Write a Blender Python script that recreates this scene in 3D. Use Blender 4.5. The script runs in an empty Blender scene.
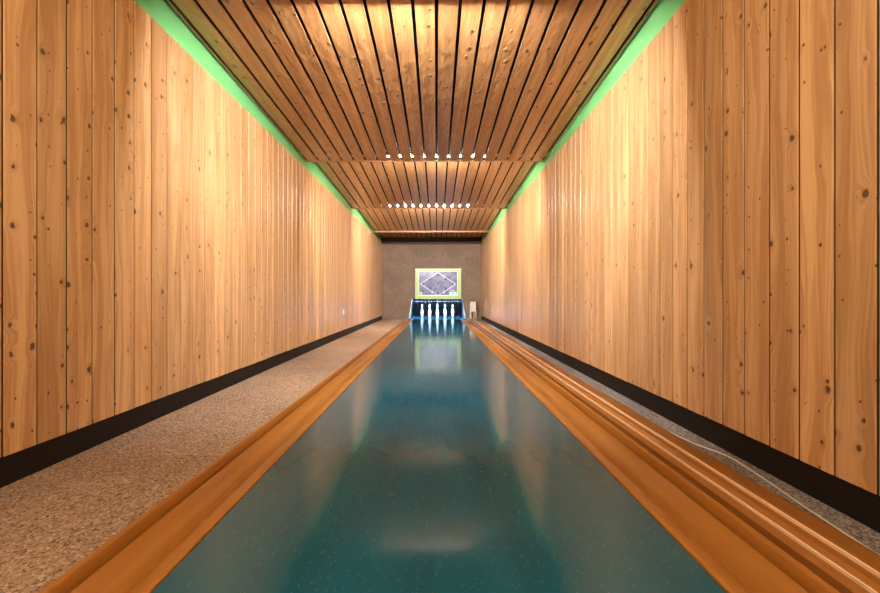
import bpy, bmesh, math, random
from mathutils import Vector
random.seed(7)
sc = bpy.context.scene
COL = sc.collection
F = 391.0; CAMZ = 0.691; VX, VY = 436.5, 295.3
XL, XR = -1.585, 1.305          # timber faces of the side walls
YB = 11.45                      # face of the back wall
Y0 = -2.6                       # the hall behind the camera starts here
CARPET = -0.015
T_BOT, T_TOP = 0.100, 2.236     # timber cladding, bottom and top

# ------------------------------------------------------------------ helpers
def tag(o, label=None, cat=None, group=None, kind=None):
    if label: o['label'] = label
    if cat: o['category'] = cat
    if group: o['group'] = group
    if kind: o['kind'] = kind
    return o

def empty(name, loc, label=None, cat=None, group=None):
    o = bpy.data.objects.new(name, None); COL.objects.link(o); o.location = loc
    o.empty_display_size = 0.1
    return tag(o, label, cat, group)

def link(name, bm, mats, parent=None, smooth=False, loc=None):
    me = bpy.data.meshes.new(name)
    bmesh.ops.recalc_face_normals(bm, faces=bm.faces[:])
    bm.to_mesh(me); bm.free()
    for m in (mats if isinstance(mats, (list, tuple)) else [mats]): me.materials.append(m)
    if smooth:
        for p in me.polygons: p.use_smooth = True
    o = bpy.data.objects.new(name, me); COL.objects.link(o)
    if parent: o.parent = parent
    if loc: o.location = loc
    return o

def box(bm, x0, x1, y0, y1, z0, z1, mi=0, bev=0):
    vs = [bm.verts.new((x, y, z)) for z in (z0, z1) for y in (y0, y1) for x in (x0, x1)]
    fs = [bm.faces.new([vs[i] for i in q]) for q in ((0,1,3,2),(4,6,7,5),(0,4,5,1),(2,3,7,6),(0,2,6,4),(1,5,7,3))]
    for f in fs: f.material_index = mi
    if bev:
        es = list({e for f in fs for e in f.edges})
        bmesh.ops.bevel(bm, geom=es, offset=bev, segments=2, affect='EDGES', profile=0.5)
    return fs

def prism_y(bm, pts, y0, y1, n=1, close=True):
    """closed (x,z) outline pushed along y"""
    rings = []
    for k in range(n + 1):
        y = y0 + (y1 - y0) * k / n
        rings.append([bm.verts.new((x, y, z)) for x, z in pts])
    m = len(pts)
    for a, b in zip(rings, rings[1:]):
        for i in range(m if close else m - 1):
            bm.faces.new((a[i], a[(i+1) % m], b[(i+1) % m], b[i]))
    if close:
        bm.faces.new(rings[0]); bm.faces.new(rings[-1])

def lathe(bm, prof, seg=32, cx=0, cy=0, axis='z'):
    rings = []
    for r, z in prof:
        if r < 1e-5: rings.append([bm.verts.new((cx, cy, z))]); continue
        rings.append([bm.verts.new((cx + r*math.cos(2*math.pi*i/seg), cy + r*math.sin(2*math.pi*i/seg), z)) for i in range(seg)])
    for a, b in zip(rings, rings[1:]):
        for i in range(seg):
            j = (i+1) % seg
            if len(a) == 1 and len(b) == 1: continue
            if len(a) == 1: bm.faces.new((a[0], b[i], b[j]))
            elif len(b) == 1: bm.faces.new((a[i], a[j], b[0]))
            else: bm.faces.new((a[i], a[j], b[j], b[i]))

def tube(bm, pts, r, seg=12):
    pts = [Vector(p) for p in pts]
    rings = []
    for k, p in enumerate(pts):
        t = (pts[min(k+1, len(pts)-1)] - pts[max(k-1, 0)]).normalized()
        up = Vector((0,0,1)) if abs(t.z) < .9 else Vector((1,0,0))
        a = t.cross(up).normalized(); b = a.cross(t)
        rings.append([bm.verts.new(p + r*(math.cos(2*math.pi*i/seg)*a + math.sin(2*math.pi*i/seg)*b)) for i in range(seg)])
    for a, b in zip(rings, rings[1:]):
        for i in range(seg):
            bm.faces.new((a[i], a[(i+1) % seg], b[(i+1) % seg], b[i]))
    bm.faces.new(rings[0]); bm.faces.new(rings[-1])

def catmull(P, n=8):
    out = []
    P = [Vector(p) for p in P]
    for i in range(len(P)-1):
        p0, p1, p2, p3 = P[max(i-1,0)], P[i], P[i+1], P[min(i+2,len(P)-1)]
        for k in range(n):
            t = k/n
            out.append(0.5*((2*p1)+(p2-p0)*t+(2*p0-5*p1+4*p2-p3)*t*t+(3*p1-p0-3*p2+p3)*t**3))
    out.append(P[-1]); return out

def plank(bm, uvl, org, across, along, normal, w, L, t, c, idx, mi=0, segs=1):
    """a machined board with chamfered long edges; UVs in metres with an offset of its own"""
    org, across, along, normal = map(Vector, (org, across, along, normal))
    cs = [(0,-t),(0,-c*1.2),(c*.35,-c*.35),(c*1.3,0),(w-c*1.3,0),(w-c*.35,-c*.35),(w,-c*1.2),(w,-t)]
    vo = random.random()*37.0; uo = idx*1.37
    dev = random.uniform(-.0008, .0008)
    rings = []
    for k in range(segs+1):
        s = L*k/segs
        rings.append([bm.verts.new(org + across*a + along*s + normal*(b+dev)) for a, b in cs])
    m = len(cs)
    def setuv(f, aa):
        for l, (u, v) in zip(f.loops, aa): l[uvl].uv = (u + uo, v + vo)
    for k in range(segs):
        s0, s1 = L*k/segs, L*(k+1)/segs
        for i in range(m):
            j = (i+1) % m
            f = bm.faces.new((rings[k][i], rings[k][j], rings[k+1][j], rings[k+1][i])); f.material_index = mi
            ui, uj = cs[i][0] - (cs[i][1] if i < 4 else -cs[i][1]), cs[j][0] - (cs[j][1] if j < 4 else -cs[j][1])
            setuv(f, [(cs[i][0], s0), (cs[j][0], s0), (cs[j][0], s1), (cs[i][0], s1)])
    for r, s in ((rings[0], 0), (rings[-1], L)):
        f = bm.faces.new(r); f.material_index = mi
        setuv(f, [(a, s + b) for a, b in cs])

# ------------------------------------------------------------------ materials
def new_mat(name):
    m = bpy.data.materials.new(name); m.use_nodes = True
    nt = m.node_tree
    b = nt.nodes['Principled BSDF']
    return m, nt, b
def N(nt, typ, **kw):
    n = nt.nodes.new(typ)
    for k, v in kw.items():
        if hasattr(n, k) and k not in n.inputs: setattr(n, k, v)
        else: n.inputs[k].default_value = v
    return n
def math_(nt, op, a, b=None, c=None, clamp=False):
    n = nt.nodes.new('ShaderNodeMath'); n.operation = op; n.use_clamp = clamp
    for i, v in enumerate((a, b, c)):
        if v is None: continue
        if isinstance(v, (int, float)): n.inputs[i].default_value = v
        else: nt.links.new(v, n.inputs[i])
    return n.outputs[0]
def mixc(nt, fac, a, b, mode='MIX'):
    n = nt.nodes.new('ShaderNodeMix'); n.data_type = 'RGBA'; n.blend_type = mode
    for i, v in ((0, fac), (6, a), (7, b)):
        if isinstance(v, (int, float)): n.inputs[i].default_value = v
        elif isinstance(v, tuple): n.inputs[i].default_value = (*v, 1)
        else: nt.links.new(v, n.inputs[i])
    return n.outputs[2]
def maprange(nt, v, a, b, c, d, smooth=True):
    n = nt.nodes.new('ShaderNodeMapRange'); n.interpolation_type = 'SMOOTHSTEP' if smooth else 'LINEAR'
    nt.links.new(v, n.inputs[0])
    for i, x in enumerate((a, b, c, d)): n.inputs[i+1].default_value = x
    return n.outputs[0]
def simple(name, col, rough=.5, metal=0, emit=None, es=0, spec=.5, coat=0, bump=None):
    m, nt, b = new_mat(name)
    b.inputs['Base Color'].default_value = (*col, 1); b.inputs['Roughness'].default_value = rough
    b.inputs['Metallic'].default_value = metal; b.inputs['Specular IOR Level'].default_value = spec
    b.inputs['Coat Weight'].default_value = coat
    if emit: b.inputs['Emission Color'].default_value = (*emit, 1); b.inputs['Emission Strength'].default_value = es
    tc = N(nt, 'ShaderNodeTexCoord')
    no = N(nt, 'ShaderNodeTexNoise', Scale=(bump[0] if bump else 30), Detail=4)
    nt.links.new(tc.outputs['Object'], no.inputs['Vector'])
    bp = N(nt, 'ShaderNodeBump', Strength=(bump[1] if bump else .06), Distance=.002)
    nt.links.new(no.outputs[0], bp.inputs['Height']); nt.links.new(bp.outputs[0], b.inputs['Normal'])
    if not emit:
        c = mixc(nt, maprange(nt, no.outputs[0], .3, .7, 0, .18), tuple(col), tuple(x*.75 for x in col))
        nt.links.new(c, b.inputs['Base Color'])
    return m

def wood(name, light, dark, knotc, rough=.34, sheen=1.0, kb=1.0):
    m, nt, b = new_mat(name)
    uv = N(nt, 'ShaderNodeUVMap'); uv.uv_map = 'UVMap'
    sep = N(nt, 'ShaderNodeSeparateXYZ'); nt.links.new(uv.outputs[0], sep.inputs[0])
    u, v = sep.outputs[0], sep.outputs[1]
    board = math_(nt, 'FLOOR', math_(nt, 'DIVIDE', math_(nt, 'ADD', u, .05), 1.37))
    def comb(x, y, z=0.0):
        c = N(nt, 'ShaderNodeCombineXYZ')
        for i, s in enumerate((x, y, z)):
            if isinstance(s, (int, float)): c.inputs[i].default_value = s
            else: nt.links.new(s, c.inputs[i])
        return c.outputs[0]
    def vor(su, sv, rnd, thr, r0, r1, seed):
        vo = N(nt, 'ShaderNodeTexVoronoi', voronoi_dimensions='2D', feature='F1'); vo.inputs['Scale'].default_value = 1
        vo.inputs['Randomness'].default_value = rnd
        nt.links.new(comb(math_(nt, 'MULTIPLY_ADD', u, su, seed), math_(nt, 'MULTIPLY', v, sv)), vo.inputs['Vector'])
        s = N(nt, 'ShaderNodeSeparateColor'); nt.links.new(vo.outputs['Color'], s.inputs[0])
        on = math_(nt, 'GREATER_THAN', s.outputs[0], thr)
        # knot radius varies from cell to cell
        rad = math_(nt, 'MULTIPLY_ADD', s.outputs[1], r1-r0, r0)
        d = math_(nt, 'DIVIDE', vo.outputs['Distance'], rad)
        return d, on
    wob = N(nt, 'ShaderNodeTexNoise', noise_dimensions='2D', Scale=1.0, Detail=3)
    nt.links.new(comb(math_(nt, 'MULTIPLY', u, 40), math_(nt, 'MULTIPLY', v, 40)), wob.inputs['Vector'])
    wobv = math_(nt, 'MULTIPLY_ADD', wob.outputs[0], 1.7, -.85)
    d1, on1 = vor(11, 8.0, .9, .71, .05, .125, 3.3)
    d2, on2 = vor(19, 15.0, 1.0, .79, .045, .11, 8.1)
    d1 = math_(nt, 'ADD', d1, wobv); d2 = math_(nt, 'ADD', d2, wobv)
    k1 = math_(nt, 'MULTIPLY', maprange(nt, d1, .55, 1.1, 1, 0), on1)
    k2 = math_(nt, 'MULTIPLY', maprange(nt, d2, .5, 1.1, 1, 0), on2)
    halo = math_(nt, 'MULTIPLY', maprange(nt, d1, .6, 4.2, 1, 0), on1)
    knot = math_(nt, 'MAXIMUM', k1, k2)
    # grain: slow drift of the rings along the board, pushed round the knots
    dr = N(nt, 'ShaderNodeTexNoise', noise_dimensions='2D', Scale=1.0, Detail=2)
    nt.links.new(comb(math_(nt, 'MULTIPLY', u, 9), math_(nt, 'MULTIPLY', v, 1.1)), dr.inputs['Vector'])
    off = math_(nt, 'ADD', math_(nt, 'MULTIPLY', dr.outputs[0], .10), math_(nt, 'MULTIPLY', halo, .022))
    uu = math_(nt, 'ADD', u, off)
    ring = math_(nt, 'SINE', math_(nt, 'MULTIPLY', uu, 330))
    ringn = math_(nt, 'MULTIPLY_ADD', ring, .5, .5)
    fine = N(nt, 'ShaderNodeTexNoise', noise_dimensions='2D', Scale=1.0, Detail=5, Roughness=.65)
    nt.links.new(comb(math_(nt, 'MULTIPLY', uu, 140), math_(nt, 'MULTIPLY', v, 4)), fine.inputs['Vector'])
    broad = N(nt, 'ShaderNodeTexNoise', noise_dimensions='2D', Scale=1.0, Detail=3)
    nt.links.new(comb(math_(nt, 'MULTIPLY', uu, 22), math_(nt, 'MULTIPLY', v, .7)), broad.inputs['Vector'])
    g = math_(nt, 'ADD', math_(nt, 'MULTIPLY', ringn, .10), math_(nt, 'ADD', math_(nt, 'MULTIPLY', fine.outputs[0], .40), math_(nt, 'MULTIPLY', broad.outputs[0], .85)))
    g = maprange(nt, g, .46, .88, 0, 1)
    g = math_(nt, 'MAXIMUM', g, math_(nt, 'MULTIPLY', halo, .55))
    # each board has its own tone
    wn = N(nt, 'ShaderNodeTexWhiteNoise', noise_dimensions='1D'); nt.links.new(board, wn.inputs['W'])
    tone = math_(nt, 'MULTIPLY_ADD', wn.outputs[0], .30, .84)
    c = mixc(nt, g, light, dark)
    c2 = N(nt, 'ShaderNodeVectorMath', operation='SCALE'); nt.links.new(c, c2.inputs[0]); nt.links.new(tone, c2.inputs['Scale'])
    c = mixc(nt, math_(nt, 'MULTIPLY', knot, .95), c2.outputs[0], knotc)
    nt.links.new(c, b.inputs['Base Color'])
    b.inputs['Roughness'].default_value = rough
    rr = maprange(nt, fine.outputs[0], .2, .8, rough-.06, rough+.1); nt.links.new(rr, b.inputs['Roughness'])
    b.inputs['Specular IOR Level'].default_value = .5*sheen
    b.inputs['Coat Weight'].default_value = .35; b.inputs['Coat Roughness'].default_value = .28
    # relief: raised knots, planing waves, pores
    wav = N(nt, 'ShaderNodeTexNoise', noise_dimensions='2D', Scale=1.0, Detail=2)
    nt.links.new(comb(math_(nt, 'MULTIPLY', u, 16), math_(nt, 'MULTIPLY', v, 7)), wav.inputs['Vector'])
    h = math_(nt, 'ADD', math_(nt, 'MULTIPLY', math_(nt, 'MULTIPLY', maprange(nt, d1, .2, 2.2, 1, 0), on1), .9*kb),
              math_(nt, 'ADD', math_(nt, 'MULTIPLY', wav.outputs[0], .9*kb),
              math_(nt, 'ADD', math_(nt, 'MULTIPLY', fine.outputs[0], .10), math_(nt, 'MULTIPLY', k2, .35*kb))))
    bp = N(nt, 'ShaderNodeBump', Strength=.6, Distance=.0035*kb*kb)
    nt.links.new(h, bp.inputs['Height']); nt.links.new(bp.outputs[0], b.inputs['Normal'])
    return m

M = {}
M['wall_wood'] = wood('varnished_pine', (.64,.378,.176), (.425,.213,.079), (.065,.018,.005), rough=.34)
M['ceil_wood'] = wood('ceiling_spruce', (.50,.265,.10), (.35,.165,.055), (.10,.04,.017), rough=.30, kb=1.8)
M['green'] = simple('green_paint', (.17,.50,.165), .55)
M['black'] = simple('black_felt', (.006,.006,.008), .9, spec=.1)
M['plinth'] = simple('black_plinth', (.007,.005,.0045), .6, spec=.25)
M['void'] = simple('dark_ceiling_paint', (.012,.010,.010), .9, spec=.1)
M['fascia'] = simple('dark_stained_wood', (.030,.014,.008), .55, spec=.3)
M['lip'] = simple('end_rail_wood', (.40,.20,.085), .42)
M['white_metal'] = simple('white_enamel', (.8,.8,.78), .35)
M['fin'] = simple('pale_rail_wood', (.82,.58,.36), .25, coat=.4)
M['cable'] = simple('cable_sheath', (.55,.47,.38), .45)
M['socket'] = simple('socket_plastic', (.85,.85,.82), .3)
M['frame'] = simple('lime_frame_paint', (.40,.56,.22), .4)
M['inner'] = simple('pale_trim', (.80,.82,.84), .35)
M['line'] = simple('white_line_paint', (.85,.88,.92), .4)
M['lampglass'] = simple('dark_lamp_glass', (.06,.16,.20), .15)
M['pin'] = simple('pin_plastic', (.88,.88,.90), .25)
M['pinband'] = simple('pin_band', (.25,.35,.60), .35)
M['cord'] = simple('pin_cord_fibre', (.22,.25,.32), .7)
M['guide'] = simple('guide_bar_steel', (.03,.035,.06), .5)
M['pitwhite'] = simple('pit_lining', (.78,.84,.92), .35)
M['boxwood'] = simple('beige_box_paint', (.72,.56,.42), .45)
M['postwood'] = simple('brown_post_wood', (.30,.19,.12), .5)
M['steel'] = simple('bright_strip_metal', (.75,.76,.80), .25, metal=.6)

def emit(name, col, s):
    m, nt, b = new_mat(name)
    b.inputs['Base Color'].default_value = (*((.8,.8,.8) if s > 10 else (.05,.05,.05)),1)
    b.inputs['Emission Color'].default_value = (*col, 1); b.inputs['Emission Strength'].default_value = s
    return m
M['tube_cool'] = emit('tube_cool_white', (.97,.97,1.0), 1200)
M['tube_warm'] = emit('tube_warm_white', (1.0,.92,.83), 1150)
M['tube_dim'] = emit('tube_soft_white', (1.0,.82,.58), 740)
M['tube_pit'] = emit('tube_daylight', (.56,.76,1.0), 460)
M['yellow_lamp'] = emit('yellow_lamp', (1.0,.78,.05), .9)
M['green_disp'] = emit('green_display', (.0,.75,.42), 1.1)
M['white_disp'] = emit('white_digits', (.8,1.0,.92), 1.1)
M['pink_disp'] = emit('pink_lamp', (.9,.55,.75), .6)

def screen_mat():
    m, nt, b = new_mat('score_screen_glass')
    b.inputs['Base Color'].default_value = (.10,.10,.15,1); b.inputs['Roughness'].default_value = .12
    tc = N(nt, 'ShaderNodeTexCoord'); no = N(nt, 'ShaderNodeTexNoise', Scale=7, Detail=3)
    nt.links.new(tc.outputs['Object'], no.inputs['Vector'])
    c = mixc(nt, maprange(nt, no.outputs[0], .35, .65, 0, 1), (.17,.18,.31), (.10,.11,.18))
    nt.links.new(c, b.inputs['Base Color'])
    nt.links.new(c, b.inputs['Emission Color']); b.inputs['Emission Strength'].default_value = .55
    return m
M['screen'] = screen_mat()

def carpet_mat(name, cols, scale, bstr=1.0):
    m, nt, b = new_mat(name)
    tc = N(nt, 'ShaderNodeTexCoord')
    vo = N(nt, 'ShaderNodeTexVoronoi', Scale=scale); nt.links.new(tc.outputs['Object'], vo.inputs['Vector'])
    s = N(nt, 'ShaderNodeSeparateColor'); nt.links.new(vo.outputs['Color'], s.inputs[0])
    cr = N(nt, 'ShaderNodeValToRGB'); cr.color_ramp.interpolation = 'LINEAR'
    el = cr.color_ramp.elements
    el[0].position = 0; el[0].color = (*cols[0], 1); el[1].position = 1; el[1].color = (*cols[-1], 1)
    for i, c in enumerate(cols[1:-1]):
        e = el.new((i+1)/(len(cols)-1)); e.color = (*c, 1)
    nt.links.new(s.outputs[0], cr.inputs[0])
    no = N(nt, 'ShaderNodeTexNoise', Scale=2.2, Detail=4); nt.links.new(tc.outputs['Object'], no.inputs['Vector'])
    no2 = N(nt, 'ShaderNodeTexNoise', Scale=scale*1.5, Detail=2); nt.links.new(tc.outputs['Object'], no2.inputs['Vector'])
    c = mixc(nt, 1.0, cr.outputs[0], mixc(nt, maprange(nt, no.outputs[0], .3, .7, 0, 1), (.86,.86,.86), (1.08,1.05,1.0)), 'MULTIPLY')
    nt.links.new(c, b.inputs['Base Color'])
    b.inputs['Roughness'].default_value = .95; b.inputs['Specular IOR Level'].default_value = .12
    bp = N(nt, 'ShaderNodeBump', Strength=bstr, Distance=.004)
    h = math_(nt, 'ADD', no2.outputs[0], math_(nt, 'MULTIPLY', vo.outputs['Distance'], -scale*.01))
    nt.links.new(h, bp.inputs['Height']); nt.links.new(bp.outputs[0], b.inputs['Normal'])
    return m
M['carpet'] = carpet_mat('beige_carpet', [(.13,.07,.04),(.36,.225,.14),(.44,.30,.205),(.28,.19,.125),(.58,.45,.33)], 150)
M['backfab'] = carpet_mat('brown_wall_carpet', [(.15,.108,.085),(.21,.155,.12),(.25,.188,.15)], 70, .5)

def lane_mat():
    m, nt, b = new_mat('green_lane_surface')
    tc = N(nt, 'ShaderNodeTexCoord')
    big = N(nt, 'ShaderNodeTexNoise', Scale=1.6, Detail=4)
    mp = N(nt, 'ShaderNodeMapping'); mp.inputs['Scale'].default_value = (4, .5, 1)
    nt.links.new(tc.outputs['Object'], mp.inputs[0]); nt.links.new(mp.outputs[0], big.inputs['Vector'])
    base = mixc(nt, maprange(nt, big.outputs[0], .3, .7, 0, 1), (.002,.056,.082), (.004,.072,.104))
    # small mineral flecks
    vo = N(nt, 'ShaderNodeTexVoronoi', Scale=110); nt.links.new(tc.outputs['Object'], vo.inputs['Vector'])
    s = N(nt, 'ShaderNodeSeparateColor'); nt.links.new(vo.outputs['Color'], s.inputs[0])
    patch = N(nt, 'ShaderNodeTexNoise', Scale=9, Detail=3); nt.links.new(tc.outputs['Object'], patch.inputs['Vector'])
    on = math_(nt, 'GREATER_THAN', math_(nt, 'ADD', s.outputs[0], math_(nt, 'MULTIPLY', patch.outputs[0], .25)), .96)
    fl = math_(nt, 'MULTIPLY', maprange(nt, vo.outputs['Distance'], .15, .45, 1, 0), on)
    c = mixc(nt, math_(nt, 'MULTIPLY', fl, .05), base, (.16,.24,.24))
    nt.links.new(c, b.inputs['Base Color'])
    r = N(nt, 'ShaderNodeTexNoise', Scale=1.0, Detail=5)
    mp2 = N(nt, 'ShaderNodeMapping'); mp2.inputs['Scale'].default_value = (16, 1.2, 1)
    nt.links.new(tc.outputs['Object'], mp2.inputs[0]); nt.links.new(mp2.outputs[0], r.inputs['Vector'])
    rr = math_(nt, 'ADD', maprange(nt, r.outputs[0], .3, .7, .084, .12), math_(nt, 'MULTIPLY', fl, .25))
    nt.links.new(rr, b.inputs['Roughness'])
    b.inputs['Specular IOR Level'].default_value = .36
    n2 = N(nt, 'ShaderNodeTexNoise', Scale=130, Detail=3); nt.links.new(tc.outputs['Object'], n2.inputs['Vector'])
    bp = N(nt, 'ShaderNodeBump', Strength=.13, Distance=.0006)
    nt.links.new(math_(nt, 'ADD', n2.outputs[0], math_(nt, 'MULTIPLY', fl, 3.0)), bp.inputs['Height']); nt.links.new(bp.outputs[0], b.inputs['Normal'])
    return m
M['lane'] = lane_mat()

def gutter_mat(name='orange_brown_laminate', col=(.47,.155,.030), col2=(.36,.110,.020), scratch=True):
    m, nt, b = new_mat(name)
    tc = N(nt, 'ShaderNodeTexCoord')
    mp = N(nt, 'ShaderNodeMapping'); mp.inputs['Scale'].default_value = (22, .55, 22)
    nt.links.new(tc.outputs['Object'], mp.inputs[0])
    n = N(nt, 'ShaderNodeTexNoise', Scale=1.0, Detail=4); nt.links.new(mp.outputs[0], n.inputs['Vector'])
    c = mixc(nt, maprange(nt, n.outputs[0], .3, .7, 0, 1), col, col2)
    if scratch:
        mp2 = N(nt, 'ShaderNodeMapping'); mp2.inputs['Scale'].default_value = (70, 7, 0)
        nt.links.new(tc.outputs['Object'], mp2.inputs[0])
        s = N(nt, 'ShaderNodeTexNoise', Scale=1.0, Detail=1); nt.links.new(mp2.outputs[0], s.inputs['Vector'])
        c = mixc(nt, maprange(nt, s.outputs[0], .80, .84, 0, .9), c, (.035,.014,.008))
    nt.links.new(c, b.inputs['Base Color'])
    b.inputs['Roughness'].default_value = .285; b.inputs['Specular IOR Level'].default_value = .5
    nf = N(nt, 'ShaderNodeTexNoise', Scale=3.0, Detail=2)
    mp3 = N(nt, 'ShaderNodeMapping'); mp3.inputs['Scale'].default_value = (2, .6, 2)
    nt.links.new(tc.outputs['Object'], mp3.inputs[0]); nt.links.new(mp3.outputs[0], nf.inputs['Vector'])
    bp = N(nt, 'ShaderNodeBump', Strength=.35, Distance=.01); nt.links.new(nf.outputs[0], bp.inputs['Height'])
    nt.links.new(bp.outputs[0], b.inputs['Normal'])
    return m
M['gutter'] = gutter_mat(col=(.31,.120,.018), col2=(.28,.102,.014))
M['return'] = gutter_mat('brown_return_board', (.32,.12,.023), (.25,.088,.015), False)

def curtain_mat():
    m, nt, b = new_mat('navy_curtain')
    tc = N(nt, 'ShaderNodeTexCoord'); mp = N(nt, 'ShaderNodeMapping'); mp.inputs['Scale'].default_value = (14, 1, 5)
    nt.links.new(tc.outputs['Object'], mp.inputs[0])
    n = N(nt, 'ShaderNodeTexNoise', Scale=1, Detail=4); nt.links.new(mp.outputs[0], n.inputs['Vector'])
    nt.links.new(mixc(nt, maprange(nt, n.outputs[0], .35, .65, 0, 1), (.005,.007,.012), (.016,.022,.034)), b.inputs['Base Color'])
    b.inputs['Roughness'].default_value = .8; return m
M['curtain'] = curtain_mat()

# ------------------------------------------------------------------ side walls
PITCH = .1245
def side_wall(name, side):
    bm = bmesh.new(); uvl = bm.loops.layers.uv.new('UVMap')
    X = XL if side < 0 else XR
    n = 1 if side < 0 else -1                   # direction of the face normal
    g0 = 1.4328 if side < 0 else 1.1624         # a groove measured in the photo
    p = PITCH if side < 0 else .1253
    y = g0 - math.floor((g0 - Y0)/p)*p
    i = 0
    while y < YB - .003:
        w = min(p - .0075, YB - y)
        if w > .01:
            plank(bm, uvl, (X, y, T_BOT + random.uniform(-.0015,.0015)), (0,1,0), (0,0,1), (n,0,0), w, T_TOP - T_BOT, .0045, .002, i + (0 if side < 0 else 300), 0)
        y += p; i += 1
    s = -n
    # carcass behind the boards, near-black to put shade into the joints; green band above
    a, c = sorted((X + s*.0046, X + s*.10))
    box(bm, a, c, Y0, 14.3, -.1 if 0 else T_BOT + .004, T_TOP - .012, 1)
    a, c = sorted((X + s*.0181, X + s*.10)); box(bm, a, c, Y0, 14.3, -.1, T_BOT + .0039, 1)
    a, c = sorted((X + s*.008, X + s*.10))
    box(bm, a, c, Y0, YB + .02, T_TOP - .011, 2.70, 2)
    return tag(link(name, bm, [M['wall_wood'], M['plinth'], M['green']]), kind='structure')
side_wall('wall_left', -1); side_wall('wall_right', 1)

for nm, X, s in (('baseboard_left', XL, -1), ('baseboard_right', XR, 1)):
    bm = bmesh.new()
    a, c = sorted((X + s*.010, X + s*.018))
    box(bm, a, c, Y0, YB, CARPET, T_BOT + .01)
    tag(link(nm, bm, M['plinth']), kind='structure')

# ------------------------------------------------------------------ floors
LX0, LX1 = -.663, .674
bm = bmesh.new(); box(bm, XL - .018, -.921, Y0, YB, -.12, CARPET)
tag(link('floor_left', bm, M['carpet']), kind='structure')
M['carpet_r'] = carpet_mat('grey_carpet', [(.09,.075,.065),(.20,.165,.145),(.27,.235,.21),(.38,.34,.31)], 150)
bm = bmesh.new(); box(bm, 1.188, XR + .018, Y0, YB, -.12, CARPET)
tag(link('floor_right', bm, M['carpet_r']), kind='structure')
bm = bmesh.new(); box(bm, XL - .1, XR + .1, Y0, 14.4, -.20, -.121)
tag(link('floor_slab', bm, M['black']), kind='structure')
bm = bmesh.new(); box(bm, LX0, LX1, Y0, YB + .03, -.06, 0, bev=.0015)
tag(link('lane', bm, M['lane']), 'long glossy dark green bowling lane running down the middle to the pins', 'bowling lane')

# ------------------------------------------------------------------ gutters and ball return
def gut_profile(s, e):
    pr = [(e, -.10),(e, -.012),(e + .003, -.003),(e + .007, -.001)]
    arc = [(.022,-.001),(.042,-.003),(.058,-.009),(.078,-.024),(.10,-.038),(.13,-.049),(.16,-.051),(.19,-.044),(.21,-.032),(.216,-.026)]
    pr += [(e + a, z) for a, z in arc]
    pr += [(e+.2175,-.050),(e+.227,-.050),(e+.228, .004),(e+.231, .009),(e+.237, .012),(e+.243, .011),(e+.247,.006),(e+.249, -.004),(e+.249, -.10)]
    return [(s*x, z) for x, z in pr]
for s, e, lab in ((-1, .668, 'orange brown curved gutter between the green lane and the wide beige carpet strip'),
                  (1, .681, 'orange brown curved gutter between the green lane and the ball return')):
    bm = bmesh.new(); prism_y(bm, gut_profile(s, e), Y0, YB + .03, 60)
    o = link('gutter', bm, M['gutter'], smooth=True); tag(o, lab, 'gutter', 'gutters beside the lane')
    md = o.modifiers.new('edge', 'EDGE_SPLIT'); md.split_angle = math.radians(38)

br = empty('ball_return', (1.05, 4, 0), 'long brown ball return track with two pale rails beside the right wall', 'ball return')
bm = bmesh.new()
prism_y(bm, [(-.119,-.10),(-.119,-.030),(-.088,-.034),(-.085,-.026),(-.085,.004),(-.081,.012),(-.076,.022),(-.066,.022),(-.062,.010),(-.046,.004),(-.040,-.004),
             (-.034,-.004),(-.030,.006),(-.008,.010),(-.004,.021),(.008,.021),(.013,.017),(.05,.013),(.11,.006),(.132,-.001),(.136,-.006),(.136,-.10)], Y0-4, YB-4.25, 1)
link('track_board', bm, M['return'], br)
for x in (-.0715, .0025):
    bm = bmesh.new(); prism_y(bm, [(x-.0023,.018),(x-.0023,.030),(x-.001,.032),(x+.001,.032),(x+.0023,.030),(x+.0023,.018)], Y0-4, YB-4.25, 1)
    link('rail', bm, M['fin'], br)

# cable lying on the right carpet strip
pts = [(1.188,2.06),(1.196,2.0),(1.222,1.853),(1.270,1.71),(1.264,1.587),(1.245,1.445),(1.225,1.323),(1.214,1.236),(1.199,1.111),(1.1945,1.03),(1.1942,.8)]
bm = bmesh.new(); tube(bm, catmull([(x, y, CARPET + .004) for x, y in pts], 8), .0035, 10)
tag(link('cable', bm, M['cable'], smooth=True), 'thin pale cable curving along the narrow carpet strip by the right wall', 'cable')

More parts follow.
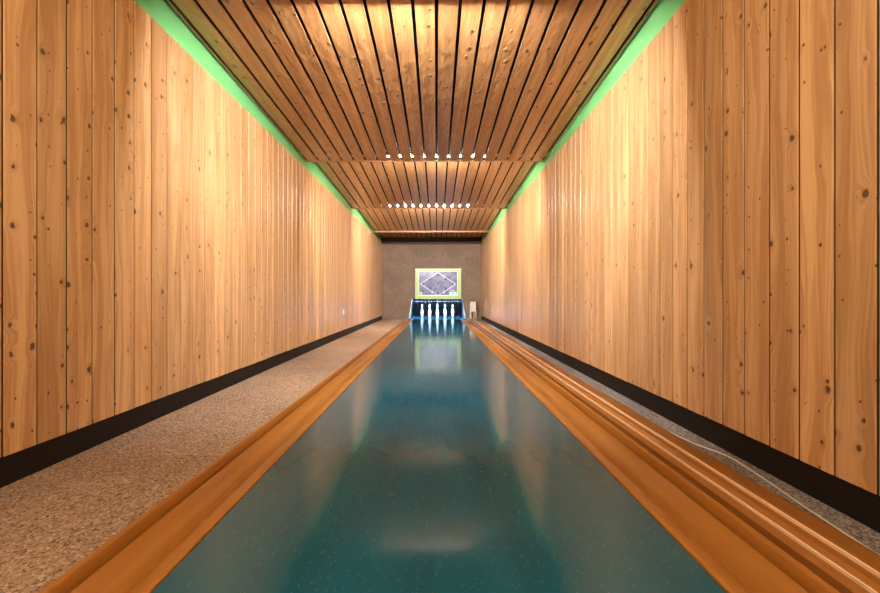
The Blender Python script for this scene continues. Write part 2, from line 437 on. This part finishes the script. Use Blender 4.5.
# ------------------------------------------------------------------ ceiling
bm = bmesh.new(); box(bm, XL - .1, XR + .1, Y0, 14.3, 2.701, 2.78)
tag(link('ceiling', bm, M['void']), kind='structure')
SP = .141
ZS, ZE = CAMZ + 1.722, CAMZ + 1.610            # start and end heights of every slatted panel
ENDS = [-.41, 2.08, 4.69, 7.24, 9.77]
def ceiling_panel(y0, y1, zs, ze, label, idx, lip=.014, lamp=True, group='slatted ceiling panels'):
    t = empty('ceiling_panel', (0, y0, zs), label, 'ceiling panel', group)
    d = Vector((0, y1 - y0, ze - zs)); L = d.length; d.normalize()
    nrm = Vector((0, d.z, -d.y))               # facing down
    bm = bmesh.new(); uvl = bm.loops.layers.uv.new('UVMap')
    k0 = math.floor((XL + .008)/SP); k = k0
    while k*SP < XR - .008:
        a = max(k*SP + .011, XL + .008); c = min((k+1)*SP - .011, XR - .008)
        if c - a > .006:
            plank(bm, uvl, (a, 0, 0), (1,0,0), d, nrm, c - a, L, .014, .002, k - k0 + 400 + idx*40)
        k += 1
    link('slat_boards', bm, M['ceil_wood'], t)
    bm = bmesh.new()
    up = -nrm
    cut = .19 if lamp else .02
    q = [Vector((XL+.001,0,0)), Vector((XR-.001,0,0))]
    vs = [v + up*h + d*s for h in (.030, .036) for s in (.0, L - cut) for v in q]
    bv = [bm.verts.new(v) for v in vs]
    for f in ((0,1,3,2),(4,6,7,5),(0,4,5,1),(2,3,7,6),(0,2,6,4),(1,5,7,3)): bm.faces.new([bv[i] for i in f])
    link('backing_sheet', bm, M['black'], t)
    bm = bmesh.new(); box(bm, XL+.012, XR-.012, y1-y0-.0, y1-y0+.012, ze-zs-lip, ze-zs+.004, bev=.001)
    if lip: link('end_rail', bm, M['lip'], t)
    bm = bmesh.new(); box(bm, XL+.012, XR-.012, y1-y0-.078, y1-y0, ze-zs+.0155, ze-zs+.0185); link('lamp_block_strip', bm, M['black'], t)  # strip added over the slots to block the tube's reflection in the lane
    return t
ceiling_panel(ENDS[0]+.11, ENDS[1], ZS, ZE, 'slatted wooden ceiling panel above and behind the viewer, at the very top', 0)
ceiling_panel(ENDS[1]+.11, ENDS[2], ZS, ZE, 'largest slatted brown ceiling panel with dark gaps, nearest in the photo', 1, .006)
ceiling_panel(ENDS[2]+.11, ENDS[3], ZS, ZE, 'middle slatted ceiling panel, second from the viewer', 2, .006)
ceiling_panel(ENDS[3]+.11, ENDS[4], ZS, ZE, 'slatted ceiling panel third from the viewer, ending in a thick brown rail', 3, .036, False)
ceiling_panel(ENDS[4]+.06, 11.28, ZS+.03, ZE+.07, 'short unlit dark slatted ceiling panel just before the back wall', 4, .006, False)

def tube_light(y, x0, x1, mat, label):
    z = CAMZ + 1.645
    t = empty('tube_light', ((x0+x1)/2, y, z), label, 'light', 'tube lights behind the ceiling panels')
    h = (x1-x0)/2
    bm = bmesh.new(); tube(bm, [(-h+.02,0,0),(h-.02,0,0)], .013, 16); link('tube', bm, mat, t, smooth=True)
    bm = bmesh.new(); box(bm, -h-.02, h+.02, -.03, .02, .022, .05, bev=.003); box(bm, -h-.02, h+.02, .046, .050, .0065, .05)  # front flange added to keep tube light off the next panel
    box(bm, -h-.02, h+.02, .018, .050, .046, .050)
    link('housing', bm, M['white_metal'], t)
    for s in (-1, 1):
        bm = bmesh.new(); tube(bm, [(s*h*.6, 0, .048), (s*h*.6, 0, 2.7005 - z)], .004, 8); link('hanger_rod', bm, M['white_metal'], t)
        bm = bmesh.new(); a, c = sorted((s*(h-.02), s*(h+.004))); box(bm, a, c, -.016, .016, -.016, .022, bev=.003); link('lamp_holder', bm, M['white_metal'], t)
    return t
tube_light(ENDS[0]+.008, -.75, .47, M['tube_dim'], 'tube light behind the viewer, above the end of the rearmost slatted panel')
tube_light(ENDS[1]+.008, -.75, .55, M['tube_cool'], 'tube light hidden above the gap at the top edge of the photo')
tube_light(ENDS[2]+.008, -.62, .60, M['tube_warm'], 'tube light glinting through the slots at the end of the largest ceiling panel')
tube_light(ENDS[3]+.008, -.89, .64, M['tube_warm'], 'tube light glinting through the slots at the end of the middle ceiling panel')

bm = bmesh.new(); box(bm, XL, XR, 11.30, YB, CAMZ+1.50, 2.70)
tag(link('trim_1', bm, M['fascia']), kind='structure')

# ------------------------------------------------------------------ back wall with the pit mouth
def bx(px): return (px - VX)*YB/F
LE = [(-.727,.60),(-.745,.45),(-.775,.25),(-.805,.10),(-.815,-.06)]
RE = [(.752,.60),(.775,.45),(.815,.25),(.850,.10),(.862,-.06)]
bm = bmesh.new()
out = [(XL-.018,-.06),(XL-.018,2.70),(XR+.018,2.70),(XR+.018,-.06)] + list(reversed(RE)) + LE
a = [bm.verts.new((x, YB, z)) for x, z in out]; c = [bm.verts.new((x, YB+.06, z)) for x, z in out]
bm.faces.new(a); bm.faces.new(c)
for i in range(len(out)):
    j = (i+1) % len(out); bm.faces.new((a[i], a[j], c[j], c[i]))
bmesh.ops.triangulate(bm, faces=[f for f in bm.faces if len(f.verts) > 4])
tag(link('wall_back', bm, M['backfab']), kind='structure')

PY1 = 14.2
for nm, E, xf in (('wall_pit_left', LE, -.86), ('wall_pit_right', RE, .885)):
    bm = bmesh.new()
    E2 = [(E[0][0], 1.2)] + E
    s = -1 if xf < 0 else 1
    g = []
    for y, t in ((YB+.061, 0), (YB+.35, .55), (YB+.9, .9), (PY1, 1)):
        g.append([bm.verts.new((x + (xf-x)*t, y, z)) for x, z in E2])
    for r0, r1 in zip(g, g[1:]):
        for i in range(len(E2)-1): bm.faces.new((r0[i], r0[i+1], r1[i+1], r1[i]))
    o = link(nm, bm, M['pitwhite'], smooth=True); tag(o, kind='structure')
    md = o.modifiers.new('thick', 'SOLIDIFY'); md.thickness = .02; md.offset = -1 if s < 0 else 1
bm = bmesh.new(); box(bm, -.95, .97, PY1 + .03, PY1 + .08, -.12, 1.3)
tag(link('wall_pit_back', bm, M['void']), kind='structure')
bm = bmesh.new(); box(bm, -.95, .97, YB + .062, PY1 + .03, 1.2, 1.25)
tag(link('ceiling_pit', bm, M['void']), kind='structure')
M['deck'] = simple('pin_deck_surface', (.015,.07,.12), .22)
bm = bmesh.new(); box(bm, -.95, .97, YB + .031, PY1 + .03, -.12, -.001)
tag(link('floor_pit', bm, M['deck']), kind='structure')

# navy curtain at the back of the pit
bm = bmesh.new(); n = 120; r0 = []; r1 = []
for i in range(n+1):
    x = -.845 + 1.715*i/n; y = PY1 - .05 + .018*math.sin(i*.9) + .008*math.sin(i*2.3)
    r0.append(bm.verts.new((x, y, .012))); r1.append(bm.verts.new((x, y + .01, 1.18)))
for i in range(n): bm.faces.new((r0[i], r0[i+1], r1[i+1], r1[i]))
o = link('curtain', bm, M['curtain'], smooth=True); o.modifiers.new('thick', 'SOLIDIFY').thickness = .006
tag(o, 'dark navy curtain hanging across the back of the pit behind the white pins', 'curtain')

# daylight tube inside the pit, above the mouth
t = empty('pit_light', (.02, 11.78, .90), 'bluish tube light inside the pit, hidden above the mouth over the pins', 'light')
bm = bmesh.new(); tube(bm, [(-.7,0,0),(.7,0,0)], .02, 16); link('tube', bm, M['tube_pit'], t, smooth=True)
bm = bmesh.new(); box(bm, -.74, .74, -.03, .03, .024, .07, bev=.004); link('housing', bm, M['white_metal'], t)
for s in (-1, 1):
    bm = bmesh.new(); a, c = sorted((s*.70, s*.73)); box(bm, a, c, -.022, .022, -.022, .024, bev=.003); link('lamp_holder', bm, M['white_metal'], t)

# guide bar with the eyelets the pin cords run through
gb = empty('cord_guide_bar', (.02, 12.0, .485), 'dark bar with a row of small pale eyelets above the pins', 'guide bar')
bm = bmesh.new(); box(bm, -.84, .84, .012, .04, .004, .03, bev=.002); link('bar', bm, M['guide'], gb)
for i in range(15):
    x = -.63 + i*.09
    bm = bmesh.new()
    for k in range(12):
        a = 2*math.pi*k/12
    tube(bm, [(x + .011*math.cos(2*math.pi*k/12), .0, .011*math.sin(2*math.pi*k/12) + .016) for k in range(13)], .004, 6)
    link('eyelet', bm, M['cord'], gb, smooth=True)

# ------------------------------------------------------------------ pins
def make_pin():
    t = empty('bowling_pin', (0,0,0))
    prof = [(0,0),(.030,0),(.0335,.003),(.036,.02),(.0415,.06),(.0485,.105),(.0505,.135),(.0485,.165),(.041,.205),(.031,.24),(.0235,.27),(.0205,.295),(.0215,.31),(.026,.328),(.0295,.348),(.0295,.365),(.026,.383),(.018,.395),(.008,.3995),(0,.40)]
    pr = catmull([(r, 0, z) for r, z in prof], 3)
    bm = bmesh.new(); lathe(bm, [(max(0, p.x), p.z) for p in pr], 32)
    link('pin_body', bm, M['pin'], t, smooth=True)
    bm = bmesh.new(); lathe(bm, [(.0235,.272),(.0245,.272),(.0225,.284),(.0212,.296),(.0203,.296)], 32)
    link('neck_band', bm, M['pinband'], t, smooth=True)
    bm = bmesh.new(); lathe(bm, [(.0013,.398),(.0013,1.17)], 6); link('pin_cord', bm, M['cord'], t)
    return t
def copy_tree(r):
    c = r.copy(); COL.objects.link(c)
    for ch in list(r.children):
        d = ch.copy(); COL.objects.link(d); d.parent = c
    return c
CX, CY, D = .027, 12.74, .2487
spots = [(0,-2*D,'frontmost white bowling pin, in front of the crowned king pin'),
 (-D,-D,'white bowling pin in the front row of two, second column from the left'),
 (D,-D,'white bowling pin in the front row of two, second column from the right'),
 (-2*D,0,'leftmost of the white bowling pins, alone in its column'),
 (0,0,'white king pin with a small crown in the centre of the diamond'),
 (2*D,0,'rightmost of the white bowling pins, alone in its column'),
 (-D,D,'white bowling pin mostly hidden behind another, second column from the left'),
 (D,D,'white bowling pin mostly hidden behind another, second column from the right'),
 (0,2*D,'rearmost white bowling pin, behind the king pin and closest to the curtain')]
pin0 = make_pin(); pins = []
for i, (dx, dy, lab) in enumerate(spots):
    o = pin0 if i == 0 else copy_tree(pin0)
    o.location = (CX+dx, CY+dy, 0); tag(o, lab, 'bowling pin', 'nine white pins in the pit'); pins.append(o)
bm = bmesh.new(); lathe(bm, [(.020,.392),(.014,.399),(.014,.412),(.018,.418),(.013,.424),(0,.426)], 20)
link('crown', bm, M['pin'], pins[4], smooth=True)

# ------------------------------------------------------------------ score board
BY = 11.33; SC = BY/F
def P(px, py): return ((px - VX)*SC, CAMZ + (VY - py)*SC)
x0, z1 = P(415.2, 268.8); x1, z0 = P(461.2, 299.0)
bo = empty('score_board', ((x0+x1)/2, YB, z0), 'lime green framed score board with white diamond and small lights on the back wall', 'score board')
ox, oz = (x0+x1)/2, z0
bm = bmesh.new(); box(bm, x0-ox, x1-ox, BY-YB+.03, -.002, 0, z1-z0, bev=.004); link('casing', bm, M['frame'], bo)
def framebm(a0, a1, b0, b1, w, ya, yb, bev=.002):
    bm = bmesh.new()
    box(bm, a0, a1, ya, yb, b1-w[2], b1, bev=bev); box(bm, a0, a1, ya, yb, b0, b0+w[3], bev=bev)
    box(bm, a0, a0+w[0], ya, yb, b0+w[3], b1-w[2], bev=bev); box(bm, a1-w[1], a1, ya, yb, b0+w[3], b1-w[2], bev=bev)
    return bm
W = z1 - z0; HW = x1 - ox
bm = bmesh.new(); box(bm, -HW+.004, HW-.004, BY-YB-.006, BY-YB+.012, W-.030, W+.002, bev=.002); link('top_strip', bm, M['inner'], bo)
link('frame', framebm(-HW, HW, 0, W, (.10,.10,.075,.095), BY-YB, BY-YB+.031), M['frame'], bo)
link('inner_trim', framebm(-HW+.10, HW-.10, .095, W-.075, (.016,.016,.010,.022), BY-YB+.006, BY-YB+.029, .001), M['inner'], bo)
bm = bmesh.new(); box(bm, -HW+.117, HW-.117, BY-YB+.020, BY-YB+.029, .118, W-.086); sc_o = link('screen', bm, M['screen'], bo)
ys = BY-YB+.018
def S(u, v):   # photo zoom coordinates (633x593 crop of 400..480, 260..335) -> board local x, z
    X, Z = P(400 + u/7.91, 260 + v/7.91); return (X-ox, Z-oz)
def strip(bm, A, B, w):
    A, B = Vector(A), Vector(B); d = (B-A).normalized(); n = Vector((-d.y, d.x))*w/2
    q = [A+n, B+n, B-n, A-n]
    f0 = [bm.verts.new((p.x, ys-.002, p.y)) for p in q]; f1 = [bm.verts.new((p.x, ys+.003, p.y)) for p in q]
    bm.faces.new(f0); bm.faces.new(f1)
    for i in range(4): bm.faces.new((f0[i], f0[(i+1)%4], f1[(i+1)%4], f1[i]))
bm = bmesh.new(); wl = .015
T_, L_, R_, BL, BR = S(300,98), S(162,188), S(440,190), S(262,258), S(342,258)
for a, c in ((T_,L_),(T_,R_),(L_,BL),(R_,BR)): strip(bm, a, c, wl)
for c, s in ((BL,-1),(BR,1)):
    strip(bm, c, (c[0]+s*.005, c[1]+.050), .013); strip(bm, c, (c[0]+s*.045, c[1]-.004), .013)
strip(bm, S(268,262), S(298,279), .008); strip(bm, S(334,262), S(302,279), .008)
link('diamond_outline', bm, M['line'], bo)
for u, v in ((300,118),(240,152),(360,152),(182,188),(300,186),(418,188),(240,224),(360,224),(300,262)):
    X, Z = S(u, v); bm = bmesh.new()
    lathe(bm, [(0,0),(.030,0),(.030,.006),(.022,.012),(0,.014)], 20)
    for vt in bm.verts: vt.co = Vector((X + vt.co.x, ys + .002 - vt.co.z, Z + vt.co.y))
    link('pin_lamp', bm, M['lampglass'], bo, smooth=True)
X, Z = S(166,263); bm = bmesh.new(); lathe(bm, [(0,0),(.038,0),(.036,.008),(.02,.014),(0,.016)], 24)
for vt in bm.verts: vt.co = Vector((X + vt.co.x, ys + .002 - vt.co.z, Z + vt.co.y))
tag(link('signal_lamp', bm, M['yellow_lamp'], bo, smooth=True), 'glowing yellow lamp')
a, c = S(389,279), S(447,252)
bm = bmesh.new(); box(bm, a[0], c[0], ys-.006, ys+.002, a[1], c[1], bev=.002); dsp = link('digit_display', bm, M['green_disp'], bo)
dsp['label'] = 'glowing green display'
def zero(u):
    X, Z = S(u, 266); bm = bmesh.new(); w, h, t = .036, .040, .020
    box(bm, X-w, X+w, ys-.010, ys-.0061, Z+h-t, Z+h); box(bm, X-w, X+w, ys-.010, ys-.0061, Z-h, Z-h+t)
    box(bm, X-w, X-w+t, ys-.010, ys-.0061, Z-h+t, Z+h-t); box(bm, X+w-t, X+w, ys-.010, ys-.0061, Z-h+t, Z+h-t)
    return bm
for u in (402, 435): link('digit', zero(u), M['white_disp'], dsp)
a, c = S(398,247), S(437,237)
bm = bmesh.new(); box(bm, a[0], c[0], ys-.003, ys+.002, a[1], c[1], bev=.002); link('caption_strip', bm, M['pink_disp'], bo)

# ------------------------------------------------------------------ small box on a post at the end of the return
q = 11.22/F
bx0, bx1 = (470.0-VX)*q, (476.0-VX)*q
zt, zb = CAMZ - (301.9-VY)*q, CAMZ - (311.6-VY)*q
bt = empty('control_box', ((bx0+bx1)/2, 11.28, -.015), 'small beige box on a brown post at the far end of the ball return', 'box')
cx = (bx0+bx1)/2
bm = bmesh.new(); box(bm, bx0-cx+.035, bx1-cx, -.06, .07, zt*0+zb+.015, zt+.015, bev=.006); link('box_body', bm, M['boxwood'], bt)
bm = bmesh.new(); box(bm, bx0-cx, bx0-cx+.034, -.065, .07, .015+.03, zt+.015, bev=.003); link('side_strip', bm, M['steel'], bt)
bm = bmesh.new(); box(bm, bx0-cx+.10, bx1-cx+.03, -.03, .06, 0, zb+.015, bev=.004); link('post', bm, M['postwood'], bt)
bm = bmesh.new(); box(bm, bx1-cx+.001, bx1-cx+.035, -.03, .07, zb+.07, zt+.005, bev=.003); link('end_cap', bm, M['plinth'], bt)

# ------------------------------------------------------------------ socket on the left wall
sk = empty('wall_socket', (XL, 6.65, .405), 'small white socket low on the left timber wall', 'socket')
bm = bmesh.new(); box(bm, .001, .010, -.042, .042, -.042, .042, bev=.003); link('cover_plate', bm, M['socket'], sk)
bm = bmesh.new(); lathe(bm, [(0,.0),(.021,.0),(.023,.004),(.019,.004),(.018,.001),(0,.001)], 24)
for vt in bm.verts: vt.co = Vector((.0105 + vt.co.z, vt.co.x, vt.co.y))
link('socket_ring', bm, M['socket'], sk, smooth=True)

# ------------------------------------------------------------------ world, camera, output
w = bpy.data.worlds.new('room_behind'); sc.world = w; w.use_nodes = True
w.node_tree.nodes['Background'].inputs[0].default_value = (1.0, .78, .58, 1)
w.node_tree.nodes['Background'].inputs[1].default_value = .8
cam = bpy.data.cameras.new('camera'); co = bpy.data.objects.new('camera', cam); COL.objects.link(co)
co.location = (0, 0, CAMZ); co.rotation_euler = (math.pi/2, 0, 0)
cam.sensor_width = 36; cam.lens = F/880*36
cam.shift_x = (440 - VX)/880; cam.shift_y = -(296.5 - VY)/880
cam.clip_start = .02; cam.clip_end = 60
sc.camera = co
vs = sc.view_settings
vs.view_transform = 'Standard'; vs.look = 'None'; vs.exposure = 0.2; vs.gamma = 1; vs.use_curve_mapping = False
sc.cycles.use_denoising = True
sc.cycles.max_bounces = 10; sc.cycles.diffuse_bounces = 6; sc.cycles.glossy_bounces = 5
sc.cycles.sample_clamp_indirect = 6
sc.cycles.caustics_reflective = False
